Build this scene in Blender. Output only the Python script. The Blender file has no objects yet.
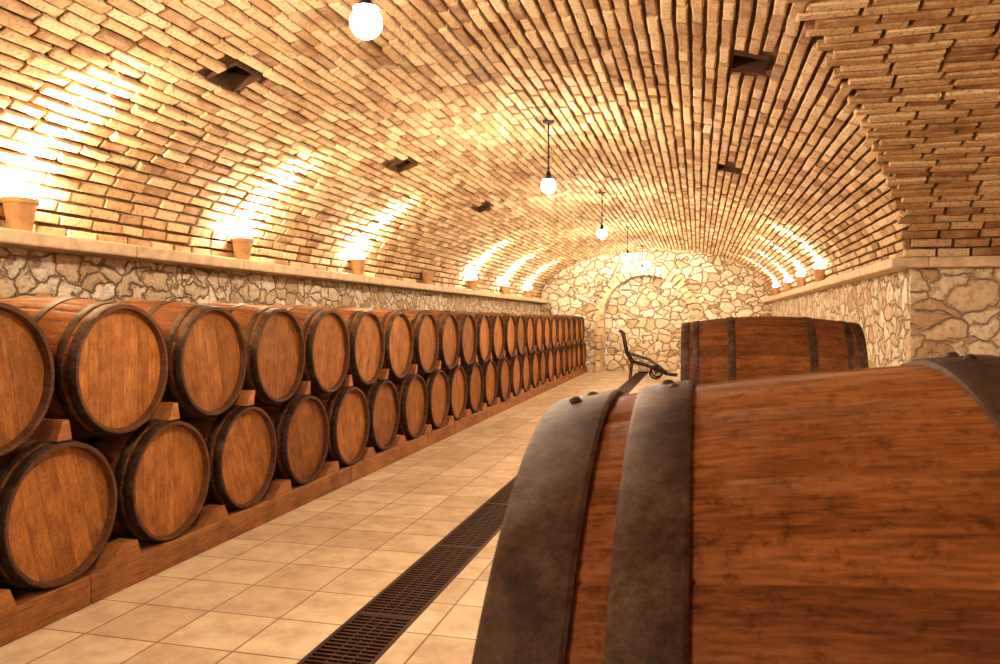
import bpy, bmesh, math, random
from mathutils import Vector, Matrix
import numpy as np
random.seed(7)
scene = bpy.context.scene
scene.view_settings.view_transform = 'Standard'
try: scene.view_settings.look = 'Medium High Contrast'
except Exception as ex: print('LOOK', ex)
scene.view_settings.exposure = 0.0

CX, W, RISE, SPR = -1.05, 2.65, 1.2, 1.72   # main vault centre, half span, rise, springing height
WT = 6.6                                   # half span of the cross vault (axis X, centred on y=0)
Y0, Y1 = -3.0, 18.3
XE = 4.5

# ------------------------------------------------------------------ materials
def new_mat(name):
    m = bpy.data.materials.new(name); m.use_nodes = True
    nt = m.node_tree; nt.nodes.clear()
    out = nt.nodes.new('ShaderNodeOutputMaterial')
    b = nt.nodes.new('ShaderNodeBsdfPrincipled')
    nt.links.new(b.outputs[0], out.inputs[0])
    return m, nt, b
def N(nt, t, **kw):
    n = nt.nodes.new(t)
    for k, v in kw.items(): setattr(n, k, v)
    return n
def noise(nt, vec, scale, detail=4, rough=.55):
    n = N(nt, 'ShaderNodeTexNoise'); n.inputs['Scale'].default_value = scale
    n.inputs['Detail'].default_value = detail; n.inputs['Roughness'].default_value = rough
    if vec is not None: nt.links.new(vec, n.inputs['Vector'])
    return n
def ramp(nt, fac, stops):
    r = N(nt, 'ShaderNodeValToRGB')
    el = r.color_ramp.elements
    while len(el) < len(stops): el.new(.5)
    for e, (p, c) in zip(el, stops):
        e.position = p; e.color = (*c, 1) if len(c) == 3 else c
    nt.links.new(fac, r.inputs[0]); return r
def mix(nt, fac, a, b, mode='MIX'):
    m = N(nt, 'ShaderNodeMix', data_type='RGBA', blend_type=mode)
    if isinstance(fac, (int, float)): m.inputs[0].default_value = fac
    else: nt.links.new(fac, m.inputs[0])
    for i, v in ((6, a), (7, b)):
        if isinstance(v, tuple): m.inputs[i].default_value = (*v, 1)
        else: nt.links.new(v, m.inputs[i])
    return m.outputs[2]
def math_n(nt, op, a, b=None):
    m = N(nt, 'ShaderNodeMath', operation=op)
    for i, v in ((0, a), (1, b)):
        if v is None: continue
        if isinstance(v, (int, float)): m.inputs[i].default_value = v
        else: nt.links.new(v, m.inputs[i])
    return m.outputs[0]
def mapping(nt, vec, scale=(1, 1, 1), loc=(0, 0, 0)):
    m = N(nt, 'ShaderNodeMapping'); m.inputs['Scale'].default_value = scale
    m.inputs['Location'].default_value = loc
    nt.links.new(vec, m.inputs['Vector']); return m.outputs[0]
def bump(nt, b, height, strength=.5, dist=.01):
    n = N(nt, 'ShaderNodeBump'); n.inputs['Strength'].default_value = strength
    n.inputs['Distance'].default_value = dist
    nt.links.new(height, n.inputs['Height']); nt.links.new(n.outputs[0], b.inputs['Normal'])

def mat_brick():
    m, nt, b = new_mat('vault_brick')
    tc = N(nt, 'ShaderNodeTexCoord').outputs['Object']
    at = N(nt, 'ShaderNodeAttribute'); at.attribute_name = 'rnd'
    c = ramp(nt, at.outputs['Fac'], [(0, (.25, .115, .05)), (.22, (.42, .245, .12)), (.6, (.57, .39, .22)), (1, (.73, .57, .37))]).outputs[0]
    n1 = noise(nt, tc, 9, 6); n2 = noise(nt, tc, 60, 4)
    c = mix(nt, ramp(nt, n1.outputs[0], [(.38, (0, 0, 0)), (.72, (.55, .55, .55))]).outputs[0], c, (.70, .54, .35))
    c = mix(nt, ramp(nt, n2.outputs[0], [(.3, (.7, .7, .7)), (.5, (0, 0, 0))]).outputs[0], c, (.22, .11, .045))
    nt.links.new(c, b.inputs['Base Color']); b.inputs['Roughness'].default_value = .85
    bump(nt, b, n2.outputs[0], .6, .006); return m
def mat_mortar():
    m, nt, b = new_mat('mortar')
    tc = N(nt, 'ShaderNodeTexCoord').outputs['Object']
    n = noise(nt, tc, 30, 5)
    c = ramp(nt, n.outputs[0], [(.3, (.085, .042, .019)), (.7, (.20, .115, .058))]).outputs[0]
    nt.links.new(c, b.inputs['Base Color']); b.inputs['Roughness'].default_value = .95
    bump(nt, b, n.outputs[0], .6, .01); return m
def mat_stone(name, scale, edgec, seed=0):
    m, nt, b = new_mat(name)
    tc = N(nt, 'ShaderNodeTexCoord').outputs['Object']
    v0 = mapping(nt, tc, (1, 1, 1.35), (seed, seed * .7, seed * .3))
    nz = noise(nt, v0, 3.5, 4)
    s = N(nt, 'ShaderNodeVectorMath', operation='SCALE'); s.inputs['Scale'].default_value = .34
    nt.links.new(nz.outputs['Color'], s.inputs[0])
    a = N(nt, 'ShaderNodeVectorMath', operation='ADD')
    nt.links.new(v0, a.inputs[0]); nt.links.new(s.outputs[0], a.inputs[1])
    ve = N(nt, 'ShaderNodeTexVoronoi', feature='DISTANCE_TO_EDGE'); vc = N(nt, 'ShaderNodeTexVoronoi', feature='F1')
    for v in (ve, vc):
        v.inputs['Scale'].default_value = scale; nt.links.new(a.outputs[0], v.inputs['Vector'])
    sep = N(nt, 'ShaderNodeSeparateColor'); nt.links.new(vc.outputs['Color'], sep.inputs[0])
    c = ramp(nt, sep.outputs[0], [(0, (.50, .35, .22)), (.2, (.68, .54, .38)), (.6, (.78, .68, .53)), (1, (.86, .79, .68))]).outputs[0]
    n2 = noise(nt, tc, 22, 6)
    c = mix(nt, ramp(nt, n2.outputs[0], [(.33, (.6, .6, .6)), (.52, (0, 0, 0))]).outputs[0], c, (.44, .31, .19))
    edge = ramp(nt, ve.outputs['Distance'], [(.008, (0, 0, 0)), (.07, (1, 1, 1))]).outputs[0]
    c = mix(nt, edge, edgec, c)
    nt.links.new(c, b.inputs['Base Color']); b.inputs['Roughness'].default_value = .9
    h = ramp(nt, ve.outputs['Distance'], [(.0, (0, 0, 0)), (.08, (.7, .7, .7)), (.3, (1, 1, 1))]).outputs[0]
    h2 = math_n(nt, 'ADD', h, math_n(nt, 'MULTIPLY', n2.outputs[0], .6))
    h2 = math_n(nt, 'ADD', h2, math_n(nt, 'MULTIPLY', sep.outputs[1], .3))
    bump(nt, b, h2, .95, .038); return m
def mat_plain(name, col, rough=.6, nscale=20, var=.2, bstr=.2, metal=0):
    m, nt, b = new_mat(name)
    tc = N(nt, 'ShaderNodeTexCoord').outputs['Object']
    n = noise(nt, tc, nscale, 5)
    lo = tuple(x * (1 - var) for x in col); hi = tuple(min(1, x * (1 + var)) for x in col)
    c = ramp(nt, n.outputs[0], [(.3, lo), (.7, hi)]).outputs[0]
    nt.links.new(c, b.inputs['Base Color']); b.inputs['Roughness'].default_value = rough
    b.inputs['Metallic'].default_value = metal
    bump(nt, b, n.outputs[0], bstr, .005); return m
def mat_hoop():
    m, nt, b = new_mat('hoop_steel')
    tc = N(nt, 'ShaderNodeTexCoord').outputs['Object']
    n = noise(nt, tc, 16, 9, .75); n2 = noise(nt, tc, 150, 6, .75)
    c = ramp(nt, n.outputs[0], [(.36, (.04, .020, .011)), (.5, (.09, .054, .033)), (.66, (.17, .115, .075))]).outputs[0]
    c = mix(nt, .7, c, ramp(nt, n2.outputs[0], [(.38, (.4, .33, .27)), (.58, (1, 1, 1))]).outputs[0], 'MULTIPLY')
    nt.links.new(c, b.inputs['Base Color']); b.inputs['Metallic'].default_value = .5
    r = ramp(nt, n2.outputs[0], [(.3, (.45,)*3), (.7, (.7,)*3)]).outputs[0]
    nt.links.new(r, b.inputs['Roughness'])
    bump(nt, b, n2.outputs[0], .5, .002); return m
def mat_wood(name, cols, axis, rough=.5, gscale=1.0, spec=.5, pv=.3, bl_=.6, sp_=.6):
    m, nt, b = new_mat(name)
    tc = N(nt, 'ShaderNodeTexCoord').outputs['Object']
    at = N(nt, 'ShaderNodeAttribute'); at.attribute_name = 'rnd'
    oi = N(nt, 'ShaderNodeObjectInfo')
    sh = N(nt, 'ShaderNodeCombineXYZ')
    nt.links.new(math_n(nt, 'MULTIPLY', oi.outputs['Random'], 37.), sh.inputs[0])
    nt.links.new(math_n(nt, 'MULTIPLY', at.outputs['Fac'], 9.), sh.inputs[1])
    a = N(nt, 'ShaderNodeVectorMath', operation='ADD'); nt.links.new(tc, a.inputs[0]); nt.links.new(sh.outputs[0], a.inputs[1])
    big = [40 * gscale] * 3; big[axis] = 3.5 * gscale
    fine = [330 * gscale] * 3; fine[axis] = 14 * gscale
    n1 = noise(nt, mapping(nt, a.outputs[0], big), 1, 6, .6)
    n2 = noise(nt, mapping(nt, a.outputs[0], fine), 1, 4, .65)
    n3 = noise(nt, a.outputs[0], 7, 5, .6)
    n4 = noise(nt, tc, 90, 6, .75)
    f = math_n(nt, 'ADD', math_n(nt, 'MULTIPLY', n1.outputs[0], .4), math_n(nt, 'MULTIPLY', n2.outputs[0], .6))
    c = ramp(nt, f, [(.34, cols[0]), (.5, cols[1]), (.68, cols[2])]).outputs[0]
    bl = ramp(nt, n3.outputs[0], [(.36, (.42, .36, .32)), (.6, (1, 1, 1))]).outputs[0]
    c = mix(nt, bl_, c, bl, 'MULTIPLY')
    sp = ramp(nt, n4.outputs[0], [(.35, (.4, .33, .27)), (.48, (1, 1, 1))]).outputs[0]
    c = mix(nt, sp_, c, sp, 'MULTIPLY')
    v = math_n(nt, 'ADD', 1 - pv / 2, math_n(nt, 'MULTIPLY', at.outputs['Fac'], pv))
    v = math_n(nt, 'MULTIPLY', v, math_n(nt, 'ADD', .82, math_n(nt, 'MULTIPLY', oi.outputs['Random'], .36)))
    cv = N(nt, 'ShaderNodeCombineColor')
    for i in range(3): nt.links.new(v, cv.inputs[i])
    c = mix(nt, 1.0, c, cv.outputs[0], 'MULTIPLY')
    nt.links.new(c, b.inputs['Base Color']); b.inputs['Roughness'].default_value = rough
    b.inputs['Specular IOR Level'].default_value = spec
    bump(nt, b, f, .4, .002); return m
def mat_emit(name, col, st):
    m, nt, b = new_mat(name)
    b.inputs['Base Color'].default_value = (*col, 1)
    b.inputs['Emission Color'].default_value = (*col, 1); b.inputs['Emission Strength'].default_value = st
    return m
def mat_tile():
    m, nt, b = new_mat('floor_tile')
    tc = N(nt, 'ShaderNodeTexCoord').outputs['Object']
    br = N(nt, 'ShaderNodeTexBrick'); br.offset = 0; br.squash = 1
    nt.links.new(mapping(nt, tc, (1, 1, 1), (.035, .1, 0)), br.inputs['Vector'])
    br.inputs['Scale'].default_value = 1
    br.inputs['Brick Width'].default_value = .33; br.inputs['Row Height'].default_value = .33
    br.inputs['Mortar Size'].default_value = .0045; br.inputs['Mortar Smooth'].default_value = .2
    br.inputs['Bias'].default_value = 0
    br.inputs['Color1'].default_value = (.62, .48, .33, 1); br.inputs['Color2'].default_value = (.80, .67, .50, 1)
    br.inputs['Mortar'].default_value = (.28, .18, .10, 1)
    n = noise(nt, tc, 6, 8, .65)
    c = mix(nt, .8, br.outputs['Color'], ramp(nt, n.outputs[0], [(.3, (.60, .50, .41)), (.6, (1, 1, 1))]).outputs[0], 'MULTIPLY')
    nt.links.new(c, b.inputs['Base Color'])
    b.inputs['Roughness'].default_value = .36
    h = math_n(nt, 'SUBTRACT', math_n(nt, 'MULTIPLY', n.outputs[0], .3), br.outputs['Fac'])
    bump(nt, b, h, .5, .004); return m

M_BR = mat_brick(); M_MO = mat_mortar()
M_ST = mat_stone('rubble_stone', 5.6, (.42, .29, .17)); M_ST2 = mat_stone('rubble_stone_back', 4.2, (.30, .20, .11), 5)
M_ST3 = mat_stone('pale_stone', 4.5, (.60, .46, .33), 3)
M_LEDGE = mat_plain('ledge_stone', (.60, .47, .33), .7, 12, .22)
M_PLAS = mat_plain('plaster', (.76, .60, .47), .9, 4, .10)
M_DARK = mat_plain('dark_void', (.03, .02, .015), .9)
M_VENT = mat_plain('vent_dark_brown', (.10, .05, .025), .9)  # dark brown for the inside of the vent shafts
M_TILE = mat_tile()
M_BODY = mat_wood('oak_staves', [(.11, .038, .012), (.235, .092, .030), (.35, .155, .057)], 0, .68, 1, .2, .4, .6, .7)
M_HEAD = mat_wood('oak_head', [(.23, .085, .024), (.385, .162, .050), (.51, .245, .085)], 2, .65, 1, .25, .2)
M_RIM = mat_wood('oak_chime', [(.06, .024, .009), (.13, .052, .02), (.21, .09, .035)], 0, .7)
M_HOOP = mat_hoop()
M_BUNG = mat_plain('bung', (.35, .2, .1), .6)
M_KERB = mat_wood('rack_timber', [(.20, .075, .024), (.38, .16, .052), (.52, .24, .085)], 1, .6, .5)
M_IRON = mat_plain('dark_iron', (.035, .03, .028), .5, 30, .3, .2, .7)
M_GRATE = mat_plain('grate_iron', (.06, .03, .016), .55, 30, .3, .2, .4)
M_POT = mat_plain('terracotta', (.45, .26, .13), .8)
M_BULB = mat_emit('bulb_glow', (1, .85, .65), 720)
M_LED = mat_emit('uplight_glow', (1, .83, .58), 600)

# ------------------------------------------------------------------ mesh builder
class MB:
    def __init__(s): s.v = []; s.f = []; s.m = []; s.r = []; s.sm = []
    def face(s, idx, m=0, r=.5, sm=False):
        s.f.append(tuple(idx)); s.m.append(m); s.r.append(r); s.sm.append(sm)
    def add(s, pts, faces, m=0, r=.5, sm=False):
        o = len(s.v); s.v.extend([tuple(p) for p in pts])
        for f in faces: s.face([o + i for i in f], m, r, sm)
    def quad(s, a, b, c, d, m=0, r=.5): s.add([a, b, c, d], [(0, 1, 2, 3)], m, r)
    def box(s, lo, hi, m=0, r=.5):
        (x0, y0, z0), (x1, y1, z1) = lo, hi
        s.add([(x0,y0,z0),(x1,y0,z0),(x1,y1,z0),(x0,y1,z0),(x0,y0,z1),(x1,y0,z1),(x1,y1,z1),(x0,y1,z1)],
              [(0,3,2,1),(4,5,6,7),(0,1,5,4),(1,2,6,5),(2,3,7,6),(3,0,4,7)], m, r)
    def cyl(s, p0, p1, r0, r1=None, n=20, m=0, r=.5, caps=(1, 1), sm=True):
        r1 = r0 if r1 is None else r1
        p0 = Vector(p0); p1 = Vector(p1); d = (p1 - p0).normalized()
        a = d.orthogonal().normalized(); b = d.cross(a)
        o = len(s.v)
        for p, rr in ((p0, r0), (p1, r1)):
            for i in range(n):
                t = 2 * math.pi * i / n
                s.v.append(tuple(p + (a * math.cos(t) + b * math.sin(t)) * rr))
        for i in range(n):
            j = (i + 1) % n; s.face((o + i, o + j, o + n + j, o + n + i), m, r, sm)
        if caps[0]: s.face([o + i for i in range(n)][::-1], m, r)
        if caps[1]: s.face([o + n + i for i in range(n)], m, r)
    def tube(s, pts, rad, n=8, m=0):
        for a, b in zip(pts[:-1], pts[1:]): s.cyl(a, b, rad, n=n, m=m)
    def sphere(s, c, r, m=0, seg=16, rings=10, sc=(1, 1, 1)):
        o = len(s.v); c = Vector(c)
        for i in range(rings + 1):
            ph = math.pi * i / rings
            for j in range(seg):
                th = 2 * math.pi * j / seg
                s.v.append((c.x + r*sc[0]*math.sin(ph)*math.cos(th), c.y + r*sc[1]*math.sin(ph)*math.sin(th), c.z + r*sc[2]*math.cos(ph)))
        for i in range(rings):
            for j in range(seg):
                k = (j + 1) % seg
                s.face((o+i*seg+j, o+(i+1)*seg+j, o+(i+1)*seg+k, o+i*seg+k), m, .5, True)
    def mesh(s, name, mats):
        me = bpy.data.meshes.new(name); me.from_pydata(s.v, [], s.f)
        for mt in mats: me.materials.append(mt)
        me.polygons.foreach_set('material_index', s.m)
        me.polygons.foreach_set('use_smooth', s.sm)
        at = me.attributes.new('rnd', 'FLOAT', 'FACE'); at.data.foreach_set('value', s.r)
        me.update(); return me
    def obj(s, name, mats, parent=None):
        ob = bpy.data.objects.new(name, s.mesh(name, mats)); scene.collection.objects.link(ob)
        if parent: ob.parent = parent
        return ob
def bevel(ob, w=.01, seg=2):
    md = ob.modifiers.new('bevel', 'BEVEL'); md.width = w; md.segments = seg; md.limit_method = 'ANGLE'
def inst(name, me, loc, rot=(0, 0, 0)):
    ob = bpy.data.objects.new(name, me); ob.location = loc; ob.rotation_euler = rot
    scene.collection.objects.link(ob); return ob

# ------------------------------------------------------------------ vault (ceiling)
TT = np.linspace(0, math.pi, 4001)
def arclen(a, b):
    xs = -a * np.cos(TT); zs = b * np.sin(TT)
    d = np.sqrt(np.diff(xs) ** 2 + np.diff(zs) ** 2)
    return np.concatenate([[0], np.cumsum(d)])
AL = arclen(W, RISE); AT = arclen(WT, RISE)
def main_t(s): return float(np.interp(s, AL, TT))
def main_p(t, y):
    return Vector((CX - W * math.cos(t), y, SPR + RISE * math.sin(t)))
def main_n(t):   # inward normal
    return Vector((RISE * math.cos(t), 0, -W * math.sin(t))).normalized()
def groin(t):    # smallest |y| on right half
    dx = -math.cos(t)
    return WT * dx if dx > 0 else None
LT = float(AL[-1])
vents = []
def s_of_x(x): return float(np.interp(math.acos(max(-1, min(1, (CX - x) / W))), TT, AL))
for y in (3.98, 6.64, 9.4): vents.append((s_of_x(-2.64), y))
for y in (4.7, 7.9): vents.append((s_of_x(.30), y))
VS, VY = .10, .13   # half sizes
def in_vent(s, y, ms=0, my=0):
    return any(abs(s - vs) < VS + ms and abs(y - vy) < VY + my for vs, vy in vents)
ceil = MB()
pitch = LT / 80
# substrate
sl = sorted(set([round(i * LT / 60, 4) for i in range(61)] + [round(v[0] + e, 4) for v in vents for e in (-VS, VS)]))
yl = sorted(set([round(Y0 + i * (Y1 - Y0) / 40, 4) for i in range(41)] + [round(v[1] + e, 4) for v in vents for e in (-VY, VY)]))
for sa, sb in zip(sl[:-1], sl[1:]):
    ta, tb = main_t(sa), main_t(sb)
    ga, gb = groin(ta), groin(tb)
    if ga is None and gb is None: Sa = Sb = Y0
    else:
        Sa = ga or 0; Sb = gb or 0
        if Sa < 3 or Sb < 3:
            ceil.quad(main_p(ta, Y0), main_p(ta, max(Y0, -Sa)), main_p(tb, max(Y0, -Sb)), main_p(tb, Y0), 1)
    cur = (Sa, Sb)
    for y in yl:
        if y <= max(cur) + 1e-4: continue
        if not in_vent((sa + sb) / 2, (max(cur) + y) / 2):
            ceil.quad(main_p(ta, cur[0]), main_p(ta, y), main_p(tb, y), main_p(tb, cur[1]), 1)
        cur = (y, y)
# vent shafts
for vs, vy in vents:
    ta, tb = main_t(vs - VS), main_t(vs + VS)
    nn = main_n(main_t(vs))
    c = [main_p(ta, vy - VY), main_p(ta, vy + VY), main_p(tb, vy + VY), main_p(tb, vy - VY)]
    inn = [p + nn * .03 for p in c]; out = [p - nn * .35 for p in c]
    for i in range(4):
        j = (i + 1) % 4; ceil.quad(inn[i], inn[j], out[j], out[i], 2)
    ceil.quad(*out, 2)
def brick(P, T, U, Nn, l, h, d):
    r = random.random()
    T2 = (T + U * random.gauss(0, .014) + Nn * random.gauss(0, .014)).normalized()
    pts = []
    for k, (dd, sh) in enumerate(((-.005, 1.0), (d - .006, 1.0), (d, .0))):
        for sx, sy in ((-1, -1), (1, -1), (1, 1), (-1, 1)):
            ll = l / 2; hh = h / 2
            if k == 2: ll -= .008; hh -= .007
            if k: jl, jh = random.gauss(0, .002), random.gauss(0, .002)
            else: jl = jh = 0
            pts.append(P + T2 * (sx * ll + jl) + U * (sy * hh + jh) + Nn * (dd + (random.gauss(0, .0018) if k else 0)))
    fs = [(8, 9, 10, 11)]
    for a in (0, 4):
        for i in range(4):
            j = (i + 1) % 4; fs.append((a + i, a + j, a + 4 + j, a + 4 + i))
    ceil.add(pts, fs, 0, r)
BL = .24
for k in range(80):
    s = (k + .5) * pitch; t = main_t(s); nn = main_n(t)
    U = Vector((W * math.sin(t), 0, RISE * math.cos(t))).normalized()
    g = groin(t)
    y = Y0 + random.random() * BL
    while y < Y1:
        l = BL * random.uniform(.80, 1.15)
        yc = y + l / 2
        ok = yc + l / 2 < Y1 + .05 and not in_vent(s, yc, .012, l / 2 - .02)
        if g is not None and abs(yc) < g + .05: ok = False
        if ok:
            brick(main_p(t, yc), Vector((0, 1, 0)), U, nn, l - .02, pitch - .021 + random.gauss(0, .0025), random.uniform(.020, .038))
        y += l
# cross vault (over the side bay on the right)
LTT = float(AT[-1]); nT = int(LTT / .082); pT = LTT / nT
def tr_p(t, x): return Vector((x, -WT * math.cos(t), SPR + RISE * math.sin(t)))
for k in range(nT):
    s = (k + .5) * pT; t = float(np.interp(s, AT, TT))
    ta, tb = float(np.interp(k * pT, AT, TT)), float(np.interp((k + 1) * pT, AT, TT))
    if -WT * math.cos(tb) < Y0 - .1: continue
    xa, xb = CX + W * abs(math.cos(ta)), CX + W * abs(math.cos(tb))
    ceil.quad(tr_p(ta, xa), tr_p(tb, xb), tr_p(tb, XE), tr_p(ta, XE), 1)
    nn = Vector((0, RISE * math.cos(t), -WT * math.sin(t))).normalized()
    U = Vector((0, WT * math.sin(t), RISE * math.cos(t))).normalized()
    x = CX + W * abs(math.cos(t)) + (.0 if k % 2 else -.06)
    while x < XE:
        l = .27 * random.uniform(.85, 1.12)
        brick(tr_p(t, x + l / 2), Vector((1, 0, 0)), U, nn, l - .02, pT - .022, random.uniform(.024, .042))
        x += l
ceil.obj('ceiling', [M_BR, M_MO, M_VENT])

# ------------------------------------------------------------------ walls
wl = MB(); wl.box((-3.95, Y0, 0), (-3.70, Y1, 1.66)); wl.obj('wall_left', [M_ST])
wr = MB(); wr.box((1.60, WT, 0), (1.85, Y1, 1.66)); wr.obj('wall_right', [M_ST])
w = MB(); w.box((1.598, WT - .02, 0), (XE, WT, 1.66)); w.obj('wall_right_return', [M_ST3])
w = MB(); w.box((XE, Y0, 0), (XE + .2, WT + .25, 3.1)); w.obj('wall_side_bay', [M_PLAS])
w = MB(); w.box((-3.95, Y0 - .2, 0), (XE + .2, Y0, 3.1)); w.obj('wall_front', [M_PLAS])
# ledges
def ledge(name, segs):
    e = MB()
    for lo, hi in segs: e.box(lo, hi)
    o = e.obj(name, [M_LEDGE]); bevel(o, .012, 2)
segs = []; y = Y0
while y < Y1:
    y2 = min(Y1, y + 1.2); segs.append(((-3.78, y + .002, 1.64), (-3.48, y2 - .002, 1.72))); y = y2
ledge('trim_left', segs)
segs = []; y = WT - .12
while y < Y1:
    y2 = min(Y1, y + 1.2); segs.append(((1.44, y + .002, 1.64), (1.70, y2 - .002, 1.72))); y = y2
segs.append(((1.702, WT - .12, 1.64), (XE, WT + .1, 1.72)))
ledge('trim_right', segs)

# back wall with a blind arch
bw = MB(); NX, NR, NS = -1.18, 1.0, 1.33   # niche centre, half width, springing
def vault_z(x):
    q = 1 - ((x - CX) / W) ** 2
    return SPR + RISE * math.sqrt(max(q, 0)) + .05
xs = [-3.75] + list(np.linspace(-3.6, NX - NR, 8)) + [NX - NR * math.cos(a) for a in np.linspace(0, math.pi, 33)][1:] + list(np.linspace(NX + NR, 1.5, 8))[1:] + [1.65]
def niche_z(x):
    q = 1 - ((x - NX) / NR) ** 2
    return NS + NR * .98 * math.sqrt(max(q, 0))
yb = Y1 - .02; D = .55
for a, b in zip(xs[:-1], xs[1:]):
    mid = (a + b) / 2; inside = abs(mid - NX) < NR
    za, zb = (niche_z(a), niche_z(b)) if inside else (0, 0)
    bw.quad((a, yb, za), (b, yb, zb), (b, yb, vault_z(b) if vault_z(b) > SPR else SPR), (a, yb, vault_z(a)))
    if inside:
        bw.quad((a, yb, za), (a, yb + D, za), (b, yb + D, zb), (b, yb, zb))
        bw.quad((a, yb + D, 0), (b, yb + D, 0), (b, yb + D, zb), (a, yb + D, za))
for x in (NX - NR, NX + NR): bw.quad((x, yb, 0), (x, yb, NS), (x, yb + D, NS), (x, yb + D, 0))
nv = 23
for i in range(nv):
    a0 = math.pi * i / nv + .018; a1 = math.pi * (i + 1) / nv - .018
    ro = NR + random.uniform(.15, .20); ri = NR - .02; p = -random.uniform(.06, .09)
    pts = []
    for yy in (yb + .05, yb + p):
        for a, r in ((a0, ri), (a0, ro), (a1, ro), (a1, ri)):
            pts.append((NX + r * math.cos(a), yy, NS + r * .98 * math.sin(a)))
    bw.add(pts, [(4,5,6,7),(0,1,5,4),(1,2,6,5),(2,3,7,6),(3,0,4,7)], 1, random.random())
for sgn in (-1, 1):     # jamb stones under the arch ring
    z = .0
    while z < NS - .02:
        h = min(random.uniform(.16, .28), NS - z); wd0 = random.uniform(.14, .22)
        x0 = NX + sgn * (NR - .02); x1 = NX + sgn * (NR + wd0)
        bw.box((min(x0, x1), yb - random.uniform(.04, .07), z + .012), (max(x0, x1), yb + .05, z + h - .012), 1, random.random())
        z += h
M_VS = mat_plain('arch_stone', (.60, .44, .28), .9, 7, .4, .8)
o = bw.obj('wall_back', [M_ST2, M_VS])

# ------------------------------------------------------------------ floor + drain
DX0, DX1 = -1.40, -1.13
fl = MB()
fl.box((-3.95, Y0 - .2, -.12), (DX0, Y1 + .6, 0)); fl.box((DX1, Y0 - .2, -.12), (XE + .2, Y1 + .6, 0))
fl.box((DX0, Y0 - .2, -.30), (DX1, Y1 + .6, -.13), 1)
fl.obj('floor', [M_TILE, M_DARK])
g = MB()
g.box((DX0, Y0, -.03), (DX0 + .018, Y1, .003)); g.box((DX1 - .018, Y0, -.03), (DX1, Y1, .003))
for x in (DX0 + .09, (DX0 + DX1) / 2, DX1 - .09): g.box((x - .004, Y0, -.028), (x + .004, Y1, -.001))
y = Y0
while y < Y1:
    g.box((DX0 + .018, y, -.03), (DX1 - .018, y + .014, .001)); y += .032
for k in range(int((Y1 - Y0))): g.box((DX0 + .01, Y0 + k, -.03), (DX1 - .01, Y0 + k + .03, .002))
g.obj('floor_drain_grate', [M_GRATE])

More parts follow.
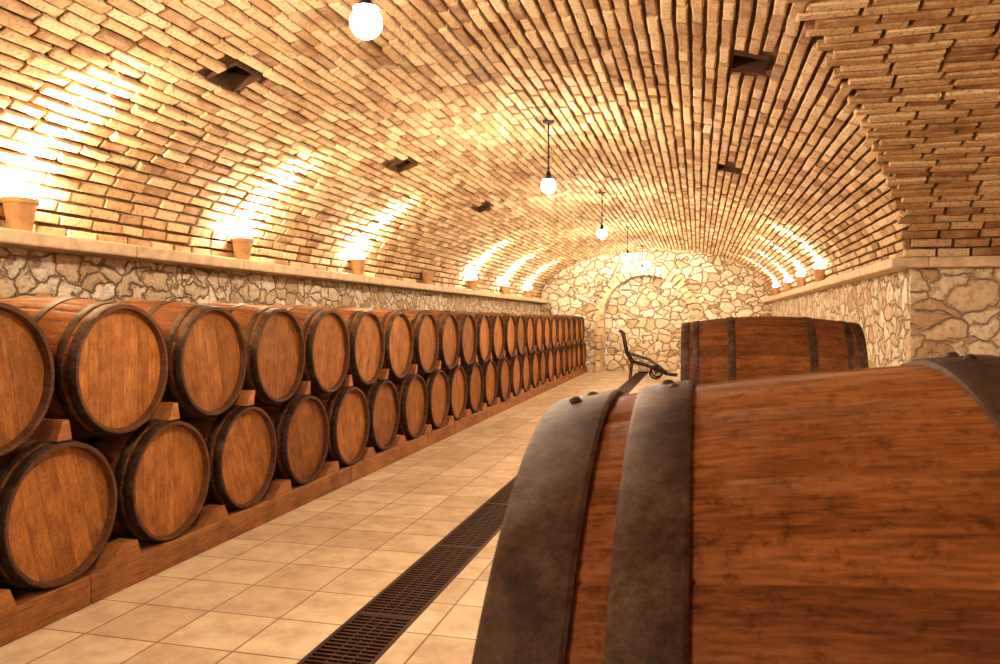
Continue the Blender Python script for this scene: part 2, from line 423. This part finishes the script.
# ------------------------------------------------------------------ barrel
L = .94; RB, RC = .336, .293
def rad(x): return RB - (RB - RC) * (abs(x) / (L / 2)) ** 2
def make_barrel(seed):
    rnd = random.Random(seed); b = MB()
    NSV = 30; ang = []; sid = []
    wdt = [rnd.uniform(.75, 1.3) for _ in range(NSV)]; tot = sum(wdt); acc = 0
    for i in range(NSV):
        for fr in (0, .04, .35, .65, .96):
            ang.append(2 * math.pi * (acc + fr * wdt[i]) / tot); sid.append((i, fr))
        acc += wdt[i]
    na = len(ang); rs = [rnd.random() for _ in range(NSV)]
    xs = list(np.linspace(-L / 2, L / 2, 25)); o = len(b.v)
    for x in xs:
        for a, (i, fr) in zip(ang, sid):
            r = rad(x) - (.0024 if fr == 0 else 0)
            b.v.append((x, r * math.sin(a), r * math.cos(a)))
    for k in range(len(xs) - 1):
        for j in range(na):
            j2 = (j + 1) % na
            b.face((o+k*na+j, o+(k+1)*na+j, o+(k+1)*na+j2, o+k*na+j2)[::-1], 0, rs[sid[j][0]], True)
    # chimes + heads
    for sg in (-1, 1):
        xe = sg * L / 2; ri = RC - .015; rh = RC - .019; xd = xe - sg * .030
        prof = [(xe, RC), (xe + sg * .002, RC - .004), (xe + sg * .001, ri), (xd, rh)]
        o = len(b.v)
        for x, r in prof:
            for a in ang: b.v.append((x, r * math.sin(a), r * math.cos(a)))
        for k in range(3):
            for j in range(na):
                j2 = (j + 1) % na; f = (o+k*na+j, o+(k+1)*na+j, o+(k+1)*na+j2, o+k*na+j2)
                b.face(f if sg < 0 else f[::-1], 2, rs[sid[j][0]], False)
        b.add([(xd - sg * .004, (rh + .004) * math.sin(a), (rh + .004) * math.cos(a)) for a in ang], [tuple(range(na))], 2, .1)
        cuts = [-rh]; 
        while cuts[-1] < rh - .06: cuts.append(cuts[-1] + rnd.uniform(.06, .10))
        cuts[-1] = rh
        for c0, c1 in zip(cuts[:-1], cuts[1:]):
            c0 += .0009; c1 -= .0009; ys = np.linspace(c0, c1, 8)
            top = [(xd, y, math.sqrt(max(rh * rh - y * y, 1e-6))) for y in ys]
            bot = [(xd, y, -math.sqrt(max(rh * rh - y * y, 1e-6))) for y in ys[::-1]]
            pts = top + bot; f = tuple(range(len(pts)))
            b.add(pts, [f if sg > 0 else f[::-1]], 1, rnd.random())
    # hoops
    for sg in (-1, 1):
        for (d0, d1) in ((-.001, .043), (.060, .096), (.245, .285)):
            x0, x1 = sg * (L / 2 - d0), sg * (L / 2 - d1); o = len(b.v); n = 96; tk = .0042
            prof = [(x0, rad(x0) - .003), (x0, rad(x0) + tk - .001), (x0 + (x1 - x0) * .06, rad(x0) + tk), (x0 + (x1 - x0) * .94, rad(x1) + tk), (x1, rad(x1) + tk - .001), (x1, rad(x1) - .003)]
            for x, r in prof:
                for j in range(n):
                    a = 2 * math.pi * j / n; b.v.append((x, r * math.sin(a), r * math.cos(a)))
            for k in range(5):
                for j in range(n):
                    j2 = (j + 1) % n; f = (o+k*n+j, o+(k+1)*n+j, o+(k+1)*n+j2, o+k*n+j2)
                    b.face(f if sg < 0 else f[::-1], 3, .5, k == 2)
            xm = (x0 + x1) / 2; rr = rad(xm) + tk
            a0 = rnd.uniform(-.15, .0)
            for da in (-.045, .045):
                a = a0 + da
                b.sphere((xm + rnd.uniform(-.008, .008), rr * math.sin(a), rr * math.cos(a)), .0045, 3, 10, 6, (1, 1, .7))
    b.cyl((0, 0, RB - .01), (0, 0, RB + .014), .030, .026, 20, 4)
    b.cyl((0, 0, RB + .014), (0, 0, RB + .019), .020, .018, 16, 4)
    return b.mesh('wine_barrel', [M_BODY, M_HEAD, M_RIM, M_HOOP, M_BUNG])
BM = [make_barrel(i) for i in range(5)]
DB = .69; XL = -2.56 - L / 2; YB = 3.015
ztop, zbot = 1.015, .43
k = 0
tops = [YB + DB * i for i in range(-3, 22)]
bots = [YB + DB * (i - .5) for i in range(-3, 23)]
for y in tops:
    inst('wine_barrel', BM[k % 5], (XL + random.uniform(-.012, .012), y + random.uniform(-.004, .004), ztop), (random.uniform(-.2, .2), 0, math.pi * (k % 2))); k += 1
for y in bots:
    inst('wine_barrel', BM[(k * 3) % 5], (XL + random.uniform(-.012, .012), y, zbot), (random.choice((0, math.pi)) + random.uniform(-.5, .5), 0, math.pi * (k % 2))); k += 1
# right-hand stack
XR = -.10 + L / 2
inst('wine_barrel', BM[0], (XR, .56, .884), (0, 0, 0))
inst('wine_barrel', BM[1], (XR + .01, 4.60, .925), (.1, 0, math.pi))
for i, y in enumerate((.175, .945, 1.645, 2.345, 3.05, 4.255, 4.945, 5.64)):
    inst('wine_barrel', BM[i % 5], (XR + random.uniform(-.01, .01), y, .342), (random.uniform(.6, 5), 0, 0))

# rack timber + wedges
r = MB()
ya, ybk = bots[0] - .4, bots[-1] + .4
y = ya
while y < ybk:
    y2 = min(ybk, y + 2.6)
    r.box((-2.645, y + .002, 0), (-2.555, y2 - .002, .13), 0, random.random()); y = y2
r.box((-3.44, ya, 0), (-3.36, ybk, .13), 0, .3)
o = r.obj('barrel_rack_rail', [M_KERB]); bevel(o, .006)
wd = MB()
def wedge(x0, x1, y, z0, wy, h, lean):
    pts = []
    for x in (x0, x1):
        pts += [(x, y - wy, z0), (x, y + wy, z0), (x, y + wy * .5 + lean, z0 + h), (x, y - wy * .35 + lean, z0 + h)]
    wd.add(pts, [(0, 3, 2, 1), (4, 5, 6, 7), (0, 1, 5, 4), (1, 2, 6, 5), (2, 3, 7, 6), (3, 0, 4, 7)], 0, random.random())
for y in bots: wedge(-2.57, -2.72, y + random.uniform(-.02, .02), .735, .04, .085, random.uniform(-.03, .05))
for y in tops:
    wedge(-2.56, -2.66, y + random.uniform(-.02, .02), .13, .12, .075, random.uniform(-.02, .04))
wd.obj('barrel_wedges', [M_KERB])

# ------------------------------------------------------------------ lamps
def light(name, kind, loc, energy, col, parent=None, **kw):
    d = bpy.data.lights.new(name, kind); d.energy = energy; d.color = col
    for a, v in kw.items(): setattr(d, a, v)
    o = bpy.data.objects.new(name, d); o.location = loc; scene.collection.objects.link(o)
    if parent: o.parent = parent
    return o
LX = -1.2
def pendant(LX, y, zt):
    e = bpy.data.objects.new('pendant_lamp', None); scene.collection.objects.link(e); e.location = (LX, y, 0)
    p = MB()
    p.cyl((0, 0, zt - .045), (0, 0, zt + .01), .045, .06, 20)
    p.cyl((0, 0, 2.47), (0, 0, zt - .03), .006, n=8)
    z = zt - .06
    while z > 2.48:
        p.sphere((0, 0, z), .011, 0, 8, 6); z -= .09
    p.cyl((0, 0, 2.415), (0, 0, 2.47), .022, .016, 16)
    p.cyl((0, 0, 2.402), (0, 0, 2.422), .050, .024, 24)  # cap added to cut the bulb's light on the vault above
    p.obj('rod_socket_and_light_cap', [M_IRON], e)
    q = MB(); q.sphere((0, 0, 2.35), .06, 0, 14, 10); q.obj('bulb', [M_BULB], e)
ZL = SPR + RISE * math.sqrt(1 - ((LX - CX) / W) ** 2)
for y in (-.99, 2.66, 6.28, 9.95, 13.7, 17.35): pendant(LX, y, ZL)
pendant(3.0, 2.2, SPR + RISE * math.sqrt(1 - (2.2 / WT) ** 2))  # added lamp out of view, brightens the side bay bricks and near barrel
# uplight pots
def pot(x, y, sg, on=True, en=55):
    e = bpy.data.objects.new('uplight_pot', None); scene.collection.objects.link(e); e.location = (x, y, 1.72)
    p = MB(); n = 28
    prof = [(0, 0), (.055, 0), (.058, .01), (.082, .15), (.090, .152), (.092, .18), (.084, .182), (.076, .12), (0, .12)]
    for rr, z in prof:
        for j in range(n):
            a = 2 * math.pi * j / n; p.v.append((rr * math.cos(a), rr * math.sin(a), z))
    for k in range(len(prof) - 1):
        for j in range(n):
            j2 = (j + 1) % n; p.face((k*n+j, k*n+j2, (k+1)*n+j2, (k+1)*n+j), 0, .5, False)
    p.obj('pot', [M_POT], e)
    if on:
        q = MB(); q.sphere((0, 0, .20), .072, 0, 14, 10, (1, 1, 1)); q.obj('bulb', [M_LED], e)
        l = light('uplight', 'SPOT', (sg * .03, 0, .285), en, (1, .83, .58), e, shadow_soft_size=.03, spot_size=math.radians(72), spot_blend=.8)
        l.rotation_euler = (0, math.pi + sg * math.radians(18), 0)
for i, y in enumerate((1.25, 3.41, 5.52, 7.71, 9.93, 12.1, 14.3, 16.4)):
    pot(-3.575, y, 1, on=(i != 4), en=1800)
for y in (10.6, 12.4, 14.2, 16.2):
    pot(1.52, y, -1, on=True, en=2600)

# ------------------------------------------------------------------ barrel trolley at the far end
t = MB(); ty = 16.6
for dy in (-.22, .22):
    t.tube([(-1.62, ty + dy, 1.02), (-1.55, ty + dy, .96), (-1.47, ty + dy, .55), (-1.36, ty + dy, .36), (-1.0, ty + dy, .26), (-.62, ty + dy, .10), (-.42, ty + dy, .08)], .02, 10)
    t.tube([(-1.47, ty + dy, .55), (-1.0, ty + dy, .40), (-.65, ty + dy, .14)], .012, 8)
    c = Vector((-.85, ty + dy * 1.25, .14)); pts = [c + Vector((.12 * math.cos(a), 0, .12 * math.sin(a))) for a in np.linspace(0, 2 * math.pi, 21)]
    t.tube(pts, .018, 8); 
    for a in range(6): t.cyl(c, c + Vector((.11 * math.cos(a * 1.047), 0, .11 * math.sin(a * 1.047))), .006, n=6)
    t.cyl(c - Vector((0, .02, 0)), c + Vector((0, .02, 0)), .025, n=12)
    t.tube([(-1.36, ty + dy, .36), (-1.40, ty + dy, .0)], .014, 8)
t.cyl((-.85, ty - .28, .14), (-.85, ty + .28, .14), .012, n=8)
for x, z in ((-1.58, .98), (-1.47, .55), (-1.36, .36), (-1.0, .26), (-.62, .10)):
    t.cyl((x, ty - .22, z), (x, ty + .22, z), .014, n=8)
t.obj('barrel_trolley', [M_IRON])

# ------------------------------------------------------------------ world + camera
wd_ = bpy.data.worlds.new('world'); scene.world = wd_; wd_.use_nodes = True
wd_.node_tree.nodes['Background'].inputs[0].default_value = (.02, .015, .01, 1)
cam = bpy.data.cameras.new('camera'); co = bpy.data.objects.new('camera', cam); scene.collection.objects.link(co)
co.location = (0, 0, 1.24); co.rotation_euler = (math.pi / 2, 0, math.radians(14.42))
cam.sensor_width = 36; cam.lens = 27.72; cam.shift_y = -.012; cam.clip_start = .02
cam.dof.use_dof = True; cam.dof.focus_distance = 5.0; cam.dof.aperture_fstop = 32
scene.camera = co
